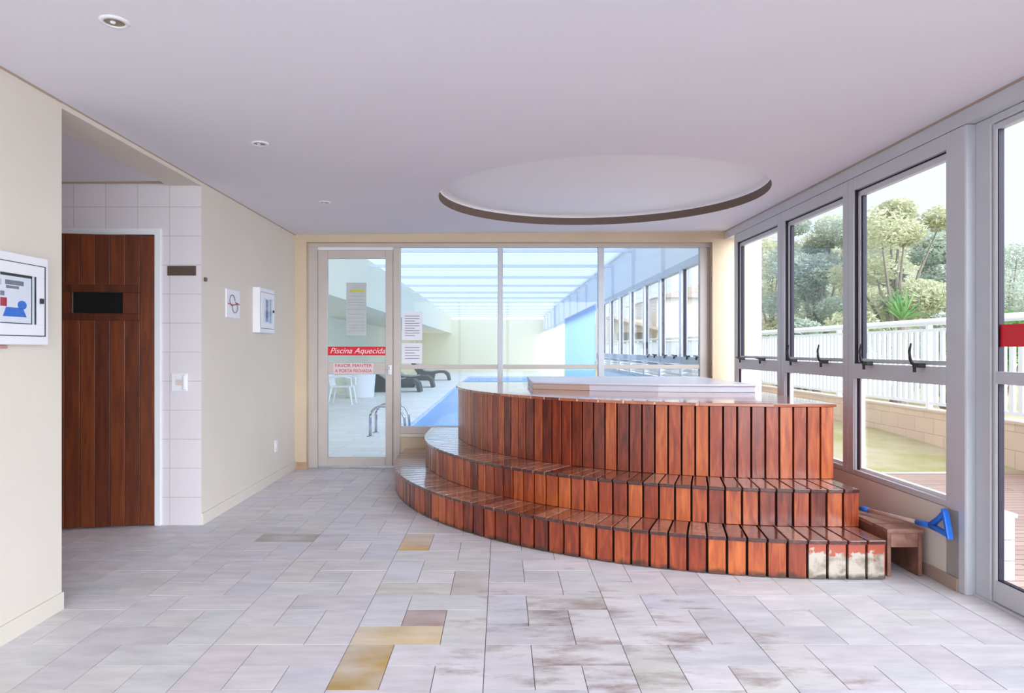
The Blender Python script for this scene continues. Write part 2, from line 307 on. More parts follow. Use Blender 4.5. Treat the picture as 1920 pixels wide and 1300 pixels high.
def struct(o, label=None, cat=None): return tag(o, label, cat, None, 'structure')
def text(name, body, size, mtx, mname, parent, shear=0., width=None, thick=.0006):
    cu = bpy.data.curves.new(name, 'FONT'); cu.body = body; cu.size = size; cu.align_x = 'CENTER'; cu.align_y = 'CENTER'; cu.shear = shear; cu.extrude = thick
    t = bpy.data.objects.new(name+'_tmp', cu); COL.objects.link(t); bpy.context.view_layer.update()
    me = bpy.data.meshes.new_from_object(t.evaluated_get(bpy.context.evaluated_depsgraph_get()))
    COL.objects.unlink(t); bpy.data.objects.remove(t)
    if width:
        xs = [v.co.x for v in me.vertices]; k = width/(max(xs)-min(xs))
        me.transform(Matrix.Diagonal((k, 1, 1, 1)))
    off = Vector((0, 0, 0)); q = parent
    while q is not None: off += q.location; q = q.parent
    me.transform(Matrix.Translation(-off) @ mtx); me.materials.clear(); me.materials.append(M[mname])
    o = bpy.data.objects.new(name, me); COL.objects.link(o); o.parent = parent; return o
def facing_y(x, y, z):      # text plane seen from -Y
    return Matrix.Translation((x, y, z)) @ Matrix.Rotation(R(90), 4, 'X')

# ------------------------------------------------------------------ room dimensions
XL = lambda d: -2.170 - .009*d          # inner face of the wall on the sauna side
XR = lambda d: 2.475 - .0072*d          # inner face of the window wall
CZ = lambda x: 2.54 + (x + 2.22)*.0085  # ceiling, falling very slightly
YB = 7.396                              # inner face of the wall to the pool
YN = -1.6
def lw(mb, d0, d1, o0, o1, z0, z1, **k):     # box on the sauna-side wall, o = distance out into the room
    return mb.hexa([(XL(d0)+o0, d0, z0), (XL(d0)+o1, d0, z0), (XL(d1)+o1, d1, z0), (XL(d1)+o0, d1, z0), (XL(d0)+o0, d0, z1), (XL(d0)+o1, d0, z1), (XL(d1)+o1, d1, z1), (XL(d1)+o0, d1, z1)], **k)
def rw(mb, d0, d1, o0, o1, z0, z1, **k):     # box on the window wall, o = distance outwards
    return mb.hexa([(XR(d0)+o0, d0, z0), (XR(d0)+o1, d0, z0), (XR(d1)+o1, d1, z0), (XR(d1)+o0, d1, z0), (XR(d0)+o0, d0, z1), (XR(d0)+o1, d0, z1), (XR(d1)+o1, d1, z1), (XR(d1)+o0, d1, z1)], **k)

# ------------------------------------------------------------------ floor: pinwheel of 0.2 m quartzite tiles
mb = MB(); gap = .0035
base_cols = [srgb(220, 213, 217), srgb(215, 213, 218), srgb(222, 216, 216), srgb(211, 208, 216), srgb(218, 208, 213), srgb(225, 219, 222), srgb(213, 212, 213), srgb(216, 212, 209), srgb(206, 201, 206)]
special = {(-1, 0, 'b'): srgb(222, 198, 158), (-1, -1, 'l'): srgb(190, 156, 92), (-1, 0, 'c'): srgb(178, 152, 142), (-1, 2, 'l'): srgb(214, 176, 118),
           (-1, 1, 'b'): srgb(208, 200, 190), (-1, 1, 'r'): srgb(200, 190, 184), (-3, 2, 't'): srgb(172, 168, 158), (1, -1, 'l'): srgb(208, 206, 198)}
for i in range(-7, 8):
    for j in range(-9, 9):
        X0, Y0 = -.07+.6*i, 3.004+.6*j
        for key, (a, b, c, d) in {'b': (0, 0, 2, 1), 'r': (2, 0, 3, 2), 't': (1, 2, 3, 3), 'l': (0, 1, 1, 3), 'c': (1, 1, 2, 2)}.items():
            x0, x1, y0, y1 = X0+.2*a+gap/2, X0+.2*c-gap/2, Y0+.2*b+gap/2, Y0+.2*d-gap/2
            x0, x1, y0, y1 = max(x0, -4.1), min(x1, 2.54), max(y0, YN), min(y1, 7.6)
            if x1-x0 < .01 or y1-y0 < .01: continue
            c0 = special.get((i, j, key)) or rnd.choice(base_cols)
            mb.box(x0, x1, y0, y1, -.02, 0+rnd.uniform(-.0006, .0004), tint=rnd.random(), col=c0)
f = struct(mb.build('floor', 'floor'))
mb = MB(); mb.box(-4.1, 2.54, YN, 7.6, -.12, -.003); g = mb.build('grout_bed', 'grout', f)

# ------------------------------------------------------------------ ceiling with the round recess over the tub
CX, CYc, CR, CRX = .825, 5.70, 1.255, 1.345
NS = 96
ring = [(CX+CRX*math.cos(2*math.pi*k/NS), CYc+CR*math.sin(2*math.pi*k/NS)) for k in range(NS)]
x0, x1, y0, y1 = -4.2, 2.62, YN-.1, 7.6
def on_rect(px, py):
    dx, dy = px-CX, py-CYc; t = 1e9
    if dx > 0: t = min(t, (x1-CX)/dx)
    if dx < 0: t = min(t, (x0-CX)/dx)
    if dy > 0: t = min(t, (y1-CYc)/dy)
    if dy < 0: t = min(t, (y0-CYc)/dy)
    return (CX+dx*t, CYc+dy*t)
corners = [(x0, y0), (x1, y0), (x1, y1), (x0, y1)]
ang = lambda p: math.atan2(p[1]-CYc, p[0]-CX) % (2*math.pi)
mb = MB(); outer = [on_rect(*p) for p in ring]
def cp(p, dz=0.): return (p[0], p[1], CZ(p[0])+dz)
for k in range(NS):
    a, b = ring[k], ring[(k+1) % NS]; A, B = outer[k], outer[(k+1) % NS]
    ta, tb = ang(A), ang(B)
    if tb < ta: tb += 2*math.pi
    mid = [c for c in corners if ta < (ang(c) if ang(c) >= ta else ang(c)+2*math.pi) < tb]
    mb.face([cp(a), cp(b), cp(B)] + [cp(c) for c in mid] + [cp(A)])
    # recess: upright lip, then a cove curving in to the raised disc
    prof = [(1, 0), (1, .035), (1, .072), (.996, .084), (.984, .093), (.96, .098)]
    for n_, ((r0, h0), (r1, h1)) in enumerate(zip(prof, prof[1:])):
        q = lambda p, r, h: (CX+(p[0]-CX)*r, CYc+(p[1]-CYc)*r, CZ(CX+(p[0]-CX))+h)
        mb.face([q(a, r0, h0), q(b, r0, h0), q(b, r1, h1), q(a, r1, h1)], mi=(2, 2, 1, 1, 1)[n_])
    mb.face([q(a, .96, .098), q(b, .96, .098), (CX, CYc, CZ(CX)+.098)], mi=1)
mb.box(x0, x1, y0, y1, 2.80, 2.9)
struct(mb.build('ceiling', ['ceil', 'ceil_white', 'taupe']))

# ------------------------------------------------------------------ sauna-side wall, recess and its tiled wall
mb = MB()
lw(mb, YN, 3.417, -.24, 0, -.02, 2.56); lw(mb, 5.045, YB+.2, -.24, 0, -.02, 2.56); lw(mb, 3.417, 5.045, -.24, 0, 2.507, 2.56)
mb.box(-4.25, -4.1, 3.0, 5.3, -.02, 2.56); mb.box(-4.25, -2.44, 3.05, 3.2, -.02, 2.56)
wl = struct(mb.build('wall_left', 'wall'))
mb = MB(); lw(mb, YN, 3.417, 0, .012, 0, .085); lw(mb, 5.045, YB, 0, .012, 0, .085); struct(mb.build('baseboard_left', 'wall'))
mb = MB(); lw(mb, YN, 3.417, .0, .006, 2.532, 2.545); lw(mb, 3.417, YB, 0, .006, 2.534, 2.545); struct(mb.build('trim_1', 'base'))
YT = 5.04; DX0, DX1, DZ = -3.37, -2.553, 2.143
mb = MB(); xe = XL(YT)-.001
mb.box(DX1+.045, xe-.02, YT, YT+.2, -.02, 2.56); mb.box(xe-.02, xe, YT, YT+.0045, -.02, 2.505); mb.box(-4.2, DX0-.045, YT, YT+.2, -.02, 2.56); mb.box(DX0-.045, DX1+.045, YT, YT+.2, DZ+.047, 2.56)
struct(mb.build('wall_tiled', 'tile'))
mb = MB(); mb.box(-4.1, XL(YT)-.242, YT-.012, YT, 2.522, 2.536); struct(mb.build('shadow_gap_strip', 'base'))  # shadow gap under the recess ceiling, drawn as a brown strip
d1 = struct(empty('door_1', (DX1, YT, 0)), 'dark plank sauna door standing slightly ajar in the tiled recess', 'door')
mb = MB(); mb.box(DX1, DX1+.045, YT-.018, YT+.2, 0, DZ+.047); mb.box(DX0-.045, DX0, YT-.018, YT+.2, 0, DZ+.047); mb.box(DX0, DX1, YT-.018, YT+.2, DZ, DZ+.047)
o = mb.build('door_frame', 'white', d1, bevel=.003)
leaf = empty('door_leaf', (0, 0.0, 0), R(11)); leaf.parent = d1
W = .80; n = 7; mb = MB()
cols = [.25, .55, .42, .62, .3, .6, .36, .5]
px0, px1, pz0, pz1 = -.545, -.215, 1.56, 1.712      # glazed slot
for k in range(8):
    a, b = -W+k*W/8+.002, -W+(k+1)*W/8-.002
    t = cols[k]
    for z0, z1 in (((.012, 1.51), (1.765, 2.133)) if (a > -.72 and b < -.09) else ((.012, 2.133),)):
        mb.box(a, b, -.022, 0, z0, z1, tint=t+rnd.uniform(-.08, .08))
mb.box(-W+.004, -.004, -.012, 0, .012, pz0); mb.box(-W+.004, -.004, -.012, 0, pz1, 2.13); mb.box(-W+.004, px0, -.012, 0, pz0, pz1); mb.box(px1, -.004, -.012, 0, pz0, pz1)
o = mb.build('boarding', 'door_wood', leaf, local=True, bevel=.002)
mb = MB(); mb.box(-.70, -.102, -.027, -.012, pz1, pz1+.054, tint=.2); mb.box(-.70, -.102, -.027, -.012, pz0-.051, pz0, tint=.2); mb.box(-.70, px0, -.027, -.012, pz0, pz1, tint=.35); mb.box(px1, -.102, -.027, -.012, pz0, pz1, tint=.4)
mb.build('slot_trim', 'door_wood', leaf, local=True, bevel=.003)
mb = MB(); mb.box(px0, px1, -.016, -.008, pz0, pz1); tag(mb.build('slot_glass', 'dark_glass', leaf, local=True), 'black glass viewing slot')
mb = MB(); mb.box(-3.5, -2.4, 5.2, 6.2, 0, 2.3); mb.build('sauna_interior', 'wood_core', d1)
# things on the tiled wall
mb = MB(); mb.box(-2.463, -2.252, YT-.008, YT, 1.843, 1.914); tag(mb.build('sign_plate', 'brown_plate', bevel=.002), 'blank dark brown name plate on the white tiles beside the sauna door', 'sign')
sw = tag(empty('light_switch', (-2.374, YT, 1.05)), 'white square switch plate on the tiles beside the sauna door', 'switch')
mb = MB(); mb.box(-2.433, -2.315, YT-.009, YT, .99, 1.12); mb.build('cover_plate', 'white', sw, bevel=.004)
mb = MB(); mb.box(-2.395, -2.355, YT-.015, YT-.009, 1.035, 1.075); mb.build('rocker', 'cap', sw, bevel=.002)
mb = MB(); mb.box(-2.345, -2.322, YT-.022, YT-.009, 1.0, 1.11); mb.build('slider', 'white', sw, bevel=.006)

# ------------------------------------------------------------------ wall to the pool: piers, header, sill wall
YF = 7.50
mb = MB(); HB = 2.462
mb.box(XL(YB)-.24, -2.113, YB, YB+.25, -.02, 2.575); mb.box(2.288, 2.66, YB, YB+.25, -.02, 2.61); mb.box(-2.113, 2.288, YB, YB+.25, HB, 2.61)
mb.box(-1.107, 2.25, YF-.022, YF+.12, -.02, .345)
struct(mb.build('wall_back', 'ochre'))
mb = MB(); mb.box(-1.107, 2.25, YF-.05, YF+.12, .345, .375); struct(mb.build('sill_back', 'wall'))
mb = MB(); mb.box(-2.215, -2.105, YB-.012, YB, 0, .075); struct(mb.build('baseboard_back', 'stone'))
def fr(mb, x0, x1, z0, z1, y0=YF-.03, y1=YF+.04, **k): mb.box(x0, x1, y0, y1, z0, z1, **k)
w4 = struct(empty('window_4', (.5, YF, .375)), 'aluminium framed glass screen between the room and the pool', 'window')
mb = MB(); fr(mb, -2.113, 2.288, 2.415, HB); fr(mb, 2.174, 2.25, .375, 2.415); fr(mb, 2.25, 2.288, 0, HB, YF, YF+.05)
fr(mb, -2.113, -2.01, 0, 2.415); fr(mb, -1.183, -1.107, 0, 2.415); fr(mb, -1.107, 2.174, .375, .452); mb.build('frame', 'alu_warm', w4, bevel=.004)
for a, b in ((-.041, .018), (1.0605, 1.125)): mb = MB(); fr(mb, a, b, .452, 2.415); mb.build('mullion', 'alu', w4, bevel=.004)
PX = [(-1.107, -.041), (.018, 1.0605), (1.125, 2.174)]
for a, b in PX:
    mb = MB(); fr(mb, a, b, 1.083, 1.13, YF-.02, YF+.03); mb.build('transom', 'alu_warm', w4, bevel=.003)
    mb = MB(); mb.box(a, b, YF+.004, YF+.010, 1.13, 2.415); mb.build('pane', 'glass', w4)
    mb = MB(); mb.box(a, b, YF+.004, YF+.010, .452, 1.083); mb.build('pane', 'glass', w4)
# pool door
d2 = struct(empty('door_2', (-1.6, YF, 0)), 'aluminium framed glass door leading to the pool', 'door')
mb = MB(); ya, yb = YF-.045, YF+.005
L0, L1, G0, G1 = -2.003, -1.188, -1.898, -1.266
mb.box(L0, G0, ya, yb, .022, 2.384); mb.box(G1, L1, ya, yb, .022, 2.384); mb.box(G0, G1, ya, yb, 2.29, 2.384); mb.box(G0, G1, ya, yb, 1.025, 1.154); mb.box(G0, G1, ya, yb, .022, .117)
mb.build('leaf_frame', 'alu_warm', d2, bevel=.005)
mb = MB(); mb.box(-2.01, -1.183, YF-.03, YF+.04, 2.386, 2.415); mb.build('top_rail', 'white', d2)
for a, b in ((1.154, 2.29), (.117, 1.025)): mb = MB(); mb.box(G0, G1, YF-.022, YF-.016, a, b); mb.build('pane', 'glass', d2)
mb = MB(); mb.box(-1.262, -1.21, ya-.045, ya-.03, 1.085, 1.1); mb.box(-1.222, -1.207, ya-.045, ya, 1.083, 1.102); mb.box(-1.236, -1.2, ya-.008, ya, 1.02, 1.13); mb.build('lever_handle', 'steel', d2, bevel=.003)
s = MB(); s.box(G0, G1, YF-.026, YF-.0225, 1.232, 1.328); st = s.build('sticker_band', 'red', d2); tag(st, 'red vinyl band with white script lettering')
text('lettering', 'Piscina Aquecida', .088, facing_y((G0+G1)/2+.005, YF-.0265, 1.281), 'pale_text', st, shear=.35, width=.6)
s = MB(); s.box(-1.832, -1.398, ya-.002, ya, 1.03, 1.148); st = s.build('notice_sticker', 'pink', d2); tag(st, 'pale pink sticker with red capital letters')
text('lettering', 'FAVOR MANTER', .05, facing_y(-1.615, ya-.0025, 1.119), 'red_text', st, width=.40)
text('lettering', 'A PORTA FECHADA', .05, facing_y(-1.615, ya-.0025, 1.062), 'red_text', st, width=.40)
# sheets behind / on the glass
p1 = tag(empty('poster', (-1.61, YF+.0, 1.45)), 'faded grey poster with a yellow stripe behind the pool door glass', 'poster')
mb = MB(); mb.box(-1.70, -1.48, YF-.014, YF-.012, 1.45, 2.03); mb.build('sheet', 'poster', p1)
mb = MB(); mb.box(-1.66, -1.50, YF-.0155, YF-.014, 1.925, 1.95); mb.build('stripe', 'yellow', p1)
mb = MB(); mb.box(-1.695, -1.485, YF-.0155, YF-.014, 1.735, 1.741); [mb.box(-1.68, -1.5, YF-.0155, YF-.014, z, z+.006) for z in (1.5, 1.53, 1.56, 1.6, 1.64, 1.68, 1.78, 1.81, 1.84, 1.88)]; mb.build('print', 'print', p1)
for zz, hh, nn, lab in ((1.40, .31, 9, 'white printed notice taped to the pool screen glass, upper of two beside the door'), (1.145, .22, 5, 'white printed notice taped to the pool screen glass, lower of two beside the door')):
    p = tag(empty('notice_sheet', (-.98, YF+.0, zz)), lab, 'notice', 'printed notices on the pool screen')
    mb = MB(); mb.box(-1.09, -.87, YF-.0005, YF+.0035, zz, zz+hh); mb.build('sheet', 'paper', p)
    mb = MB()
    for q in range(nn): mb.box(-1.06, -.9-.05*(q % 3 == 2), YF-.0016, YF-.0005, zz+hh-.05-q*(hh-.07)/nn, zz+hh-.043-q*(hh-.07)/nn)
    mb.build('print', 'ink', p)

# ------------------------------------------------------------------ window wall
mb = MB(); rw(mb, 3.655, YB, 0, .16, -.02, .43); struct(mb.build('wall_right', 'wall'))
mb = MB(); rw(mb, 3.655, YB, -.012, 0, 0, .07); struct(mb.build('baseboard_right', 'base'))
mb = MB(); rw(mb, YN, YB, .0, .16, 2.49, 2.66); struct(mb.build('trim_3', 'alu'))
mb = MB(); rw(mb, YN, YB, -.006, 0, CZ(2.45)-.012, CZ(2.45)+.002); struct(mb.build('trim_4', 'base'))
posts = [(6.017, 5.87), (4.88, 4.735), (3.76, 3.60)]
spans = [(6.017, 7.03), (4.88, 5.87), (3.76, 4.735)]
names = ['window_1', 'window_2', 'window_3']
labs = ['narrow looking aluminium window next to the pool wall corner', 'aluminium window in the middle of the three beside the tub', 'aluminium window closest to the terrace door']
def hook(d, up, parent, X=None):
    x = (XR(d) if X is None else X) - .012; z = 1.205; m_ = MB()
    m_.box(x-.03, x+.012, d-.045, d+.015, z-.012, z+.014)
    m_.tube([(x-.02, d+.01, z-.012), (x-.02, d+.01, z-.04)], .009, 8)
    if up: m_.tube([(x-.02, d+.0, z), (x-.028, d+.02, z+.012), (x-.03, d+.036, z+.04), (x-.03, d+.043, z+.08), (x-.024, d+.036, z+.13)], [.011, .01, .009, .008, .005], 8)
    else: m_.tube([(x-.02, d, z+.005), (x-.025, d+.05, z+.01), (x-.025, d+.11, z+.012)], [.011, .009, .006], 8)
    m_.build('handle', 'black', parent)
hooks = [[(6.84, False), (6.32, False)], [(5.66, True), (5.13, True)], [(4.53, True), (3.98, True)]]
for (a, b), nm, lb, hk in zip(spans, names, labs, hooks):
    far = 7.11 if nm == 'window_1' else b+.13
    wn = struct(empty(nm, (XR(a), (a+b)/2, .43)), lb, 'window')
    mb = MB()
    rw(mb, a-.0, b, 0, .08, 2.40, 2.487); rw(mb, a, b, 0, .08, 1.10, 1.20); rw(mb, a, b, 0, .08, .432, .468)     # head, transom, bottom rail
    rw(mb, b, far if nm == 'window_1' else b+.07, 0, .08, .432, 2.487)
    if nm == 'window_3': rw(mb, 3.605, 3.76, 0, .08, 0, 2.487)
    else: rw(mb, a-.07, a, 0, .08, .432, 2.487)
    mb.build('frame', 'alu', wn, bevel=.004)
    mb = MB(); rw(mb, a+.01, b-.02, .022, .06, 2.352, 2.388); rw(mb, a+.01, b-.02, .022, .06, 1.208, 1.234); rw(mb, b-.05, b-.02, .022, .06, 1.208, 2.388); rw(mb, a, a+.03, .022, .06, 1.208, 2.388)
    mb.build('sash', 'alu', wn, bevel=.003)
    mb = MB(); rw(mb, b-.02, b, .012, .05, 1.20, 2.40); rw(mb, b-.072, b-.05, .03, .055, 1.234, 2.352); rw(mb, a, b-.02, .03, .05, 2.388, 2.40); rw(mb, b-.03, b-.012, .02, .05, .468, 1.10)
    mb.build('gasket', 'rubber', wn)
    mb = MB(); rw(mb, b-.012, b, .01, .05, .468, 1.10); rw(mb, b-.05, b-.03, .03, .055, .468, 1.10); rw(mb, a, b-.012, .03, .06, .468, .486); mb.build('glazing_bead', 'white', wn)
    mb = MB(); rw(mb, a+.03, b-.05, .04, .046, 1.234, 2.352); mb.build('pane', 'glass', wn)
    mb = MB(); rw(mb, a, b-.012, .045, .051, .468, 1.10); mb.build('pane', 'glass', wn)
    for d, up in hk: hook(d, up, wn)
# terrace door: set back 5 cm behind the window plane
XD = 2.50
mb = MB(); mb.box(2.452, XD+.1, 3.60, 3.66, 0, 2.488); mb.box(XD-.0, XD+.07, 3.49, 3.60, 0, 2.488); mb.box(XD, XD+.07, YN, 3.49, 2.45, 2.488); mb.box(XD-.01, XD+.1, YN, 3.60, -.01, .012)
mb.box(XD, XD+.07, 2.35, 2.5, 0, 2.45); mb.box(XD, XD+.07, 1.0, 1.1, 0, 2.45); mb.box(XD, XD+.07, -.3, -.2, 0, 2.45)
struct(mb.build('trim_5', 'alu', bevel=.004))
d3 = struct(empty('door_3', (XD, 3.0, 0)), 'aluminium framed glass door out to the terrace, with a red band', 'door')
mb = MB(); xa, xb = XD+.008, XD+.05
mb.box(xa, xb, 3.465, 3.485, .015, 2.445); mb.box(xa, xb, 2.505, 2.56, .015, 2.445); mb.box(xa, xb, 2.56, 3.465, 2.414, 2.445); mb.box(xa, xb, 2.56, 3.465, .015, .127); mb.box(xa, xb, 2.56, 3.465, 1.123, 1.187)
mb.build('leaf_frame', 'alu', d3, bevel=.004)
mb = MB(); mb.box(xa+.005, xb-.01, 3.447, 3.455, .127, 1.123); mb.box(xa+.005, xb-.01, 3.447, 3.455, 1.187, 2.414); mb.box(xa+.005, xb-.01, 2.56, 3.465, .127, .133); mb.build('gasket', 'rubber', d3)
mb = MB(); mb.box(xa+.004, xb-.012, 3.455, 3.465, .127, 1.123); mb.box(xa+.004, xb-.012, 3.455, 3.465, 1.187, 2.414); mb.build('glazing_bead', 'white', d3)
for a, b in ((.133, 1.123), (1.187, 2.414)): mb = MB(); mb.box(XD+.024, XD+.03, 2.56, 3.447, a, b); mb.build('pane', 'glass', d3)
mb = MB(); mb.box(XD+.021, XD+.0235, 2.56, 3.465, 1.312, 1.424); tag(mb.build('sticker_band', 'red', d3), 'plain red vinyl safety band')
# unseen glazing added beside and behind the camera to let sky light in
w7 = struct(empty('added_side_glazing', (XD, 1.5, 0)), 'unseen fixed glazing added beyond the terrace door to let light in', 'window')
for a, b in ((1.1, 2.35), (-.2, 1.0), (-1.6, -.3)): mb = MB(); mb.box(XD+.024, XD+.03, a, b, .012, 2.45); mb.build('pane', 'glass', w7)
w8 = struct(empty('added_rear_glazing', (0, YN, 0)), 'unseen wide glazed front added to let sky light into the room', 'window')
mb = MB(); mb.box(-2.2, 2.5, YN-.07, YN, 2.45, 2.66); [mb.box(x, x+.06, YN-.07, YN, 0, 2.45) for x in (-2.2, -1.05, .12, 1.28, 2.44)]; mb.build('frame', 'alu', w8)
for x in (-2.14, -.99, .18, 1.34): mb = MB(); mb.box(x, x+1.09, YN-.04, YN-.034, 0, 2.45); mb.build('pane', 'glass', w8)

# ------------------------------------------------------------------ hot tub platform: quarter-round, three tiers of slats
TX, TY, TE = 2.0, 6.87, 2.165
TB = YB - .02
R1, R2, R3 = 3.03, 2.745, 2.43
Z1, Z2, Z3 = .225, .455, .945
PIT = .0365
tub = tag(empty('hot_tub_platform', (TX, TY, 0)), 'quarter round varnished wooden platform with two steps around the spa tub', 'platform')
def arc_pts(r):
    end = -math.acos((TE-TX)/r)                 # angle where the ring meets the straight side
    out = []; a = math.pi
    tot = math.pi + end                          # going from pi to 2*pi+end (through -y)
    nn = round((math.pi+end)/PIT); 
    return [math.pi + (math.pi+end)*k/nn for k in range(nn+1)]
def pol(r, a): return (TX+r*math.cos(a), TY+r*math.sin(a))
def riser(r, z0, z1, name, worn_n=0, seed=1, start=.5):
    q = random.Random(seed); mb = MB(); A = arc_pts(r); n_ = len(A)-1
    for k in range(n_):
        da = (A[k+1]-A[k])*.065
        a, b = A[k]+da, A[k+1]-da
        p0, p1, p2, p3 = pol(r, a), pol(r, b), pol(r-.022, b), pol(r-.022, a)
        t = min(1, max(0, .44 + q.uniform(-.42, .42)))
        wv = 1. if k >= n_-worn_n else 0.
        mb.hexa([(*p0, z0), (*p1, z0), (*p2, z0), (*p3, z0), (*p0, z1), (*p1, z1), (*p2, z1), (*p3, z1)], tint=t, worn=wv)
    pw = r*PIT; m_ = int((TB-TY)/pw); x = TX-r
    for k in range(m_):
        mb.box(x, x+.022, TY+k*(TB-TY)/m_+.006, TY+(k+1)*(TB-TY)/m_-.006, z0, z1, tint=q.uniform(0, .6))
    return mb.build(name, 'wood', tub, bevel=.0025)
def tread(r0, r1, z, seed):
    q = random.Random(seed); mb = MB(); A = arc_pts(r1)
    for k in range(len(A)-1):
        da = (A[k+1]-A[k])*.05
        a, b = A[k]+da, A[k+1]-da
        p0, p1, p2, p3 = pol(r1+.014, a), pol(r1+.014, b), pol(r0-.03, b), pol(r0-.03, a)
        mb.hexa([(*p0, z-.022), (*p1, z-.022), (*p2, z-.022), (*p3, z-.022), (*p0, z), (*p1, z), (*p2, z), (*p3, z)], tint=q.uniform(0, 1))
    m_ = int((TB-TY)/(r1*PIT))
    for k in range(2, len(mb.f), 6): mb.tint[k] = -.2      # dark stained front edges
    for k in range(m_): mb.box(TX-r1-.014, TX-r0+.03, TY+k*(TB-TY)/m_+.005, TY+(k+1)*(TB-TY)/m_-.005, z-.022, z, tint=q.uniform(0, 1))
    return mb.build('tread', 'wood_tread', tub, bevel=.003)
riser(R1, .004, Z1-.022, 'riser', 4, 11); tread(R2, R1, Z1, 3)
riser(R2, Z1+.001, Z2-.022, 'riser', 0, 22); tread(R3, R2, Z2, 4)
riser(R3, Z2+.001, Z3-.022, 'riser', 0, 35)
mb = MB(); q = random.Random(5); bw = .0945; yy = TY-R3-.012
while yy < TB-.01:
    ya, yb = yy+.003, min(yy+bw-.003, TB)
    xs = []
    for y in (ya, yb):
        rr = R3+.02; xs.append(TX-math.sqrt(max(rr*rr-(y-TY)**2, 0.)) if y < TY else TX-rr)
    xa = min(xs[0], TE)
    mb.hexa([(xs[0], ya, Z3-.022), (TE+.012, ya, Z3-.022), (TE+.012, yb, Z3-.022), (xs[1], yb, Z3-.022), (xs[0], ya, Z3), (TE+.012, ya, Z3), (TE+.012, yb, Z3), (xs[1], yb, Z3)], tint=q.uniform(0, 1))
    yy += bw
mb.build('deck', 'wood_deck', tub, bevel=.003)
mb = MB()
for r, z0, z1 in ((R1-.024, 0, Z1-.024), (R2-.024, Z1-.03, Z2-.024), (R3-.024, Z2-.03, Z3-.024)):
    A = arc_pts(r); poly = [pol(r, a) for a in A] + [(TE-.024, TB), (TX-r, TB)]
    mb.prism(poly, z0, z1)
mb.build('carcass', 'wood_core', tub)
mb = MB()
for r, z0, z1 in ((R1, .004, Z1-.022), (R2, Z1, Z2-.022), (R3, Z2, Z3-.022)):
    y0 = TY-math.sqrt(r*r-(TE-TX)**2)+.004
    yy = y0
    while yy < TB-.02: mb.box(TE-.022, TE, yy, min(yy+.098, TB), z0, z1, tint=rnd.uniform(.2, .8)); yy += .108
mb.build('side_panel', 'wood', tub, bevel=.0025)
# spa cover
sp = tag(empty('spa_cover', (1.15, 6.4, Z3)), 'white corner shaped spa lid lying on the wooden deck', 'cover')
poly = [(.27, 7.22), (.27, 6.06), (.75, 5.83), (1.3, 5.64), (1.75, 5.57), (2.08, 5.55), (2.08, 7.22)]
mb = MB(); mb.prism(poly, Z3+.048, Z3+.068); mb.build('lid_top', 'cover', sp, bevel=.008)
mb = MB(); ins = lambda p: (1.15+(p[0]-1.15)*.99, 6.5+(p[1]-6.5)*.985)
mb.prism([ins(p) for p in poly], Z3, Z3+.048); mb.mi[3] = 1; mb.build('lid_edge', ['cover', 'cover_reflection'], sp, bevel=.004)  # one front facet coloured beige, a reflection put into the colour

# ------------------------------------------------------------------ stool and brush in the gap beside the platform
st = tag(empty('wooden_stool', (2.31, 4.12, 0)), 'small weathered wooden bench squeezed between the platform and the window wall', 'stool')
sx0, sx1, sy0, sy1, sz = 2.205, 2.405, 3.90, 4.36, .272
for k in range(3):
    a = sy0-.01+k*(sy1-sy0+.02)/3
    mb = MB(); mb.box(sx0-.004, sx1+.004, a+.002, a+(sy1-sy0+.02)/3-.002, sz-.022, sz, tint=rnd.uniform(.4, .9)); mb.build('seat_board', 'stool_wood', st, bevel=.003)
for a in (sx0, sx1-.022): mb = MB(); mb.box(a, a+.022, sy0, sy1, 0, sz-.022, tint=.35); mb.build('side_panel', 'stool_wood', st, bevel=.003)
for a in (sy0+.002, sy1-.022): mb = MB(); mb.box(sx0+.022, sx1-.022, a, a+.02, sz-.105, sz-.022, tint=.55); mb.build('apron', 'stool_wood', st, bevel=.002)
br = tag(empty('pool_brush', (2.35, 4.1, .29)), 'blue headed brush with a pale wooden handle lying across the small bench', 'brush')
P0, P1 = Vector((2.255, 4.27, .303)), Vector((2.392, 3.86, .312))
u = (P1-P0).normalized()
mb = MB(); mb.tube([P0+u*.03, P1], .0125, 12); mb.build('handle', 'pole', br, smooth=True)
mb = MB(); mb.tube([P0-u*.012, P0+u*.05], .0165, 12); mb.build('end_cap', 'blue', br, smooth=True)
mb = MB(); A = P1-u*.05; B = P1+u*.05
H = Vector((2.4, 3.70, .35)); top = Vector((2.405, 3.70, .418)); bot = Vector((2.398, 3.655, .30))
mb.tube([A, B], [.015, .019], 12); mb.tube([B-u*.01, B+(top-B)*.5, top], [.019, .016, .015], 10); mb.tube([B-u*.01, B+(bot-B)*.5, bot], [.019, .016, .015], 10)
mb.build('frame', 'blue', br, smooth=True)
mb = MB(); dv = (bot-top).normalized(); nx = Vector((.02, .006, 0)); ny = Vector((.0, .014, .006))
c = [top-dv*.012, bot+dv*.012]; mb.hexa([c[0]-nx-ny, c[0]+nx-ny, c[0]+nx+ny, c[0]-nx+ny, c[1]-nx-ny, c[1]+nx-ny, c[1]+nx+ny, c[1]-nx+ny]); mb.build('head', 'blue', br, bevel=.006)

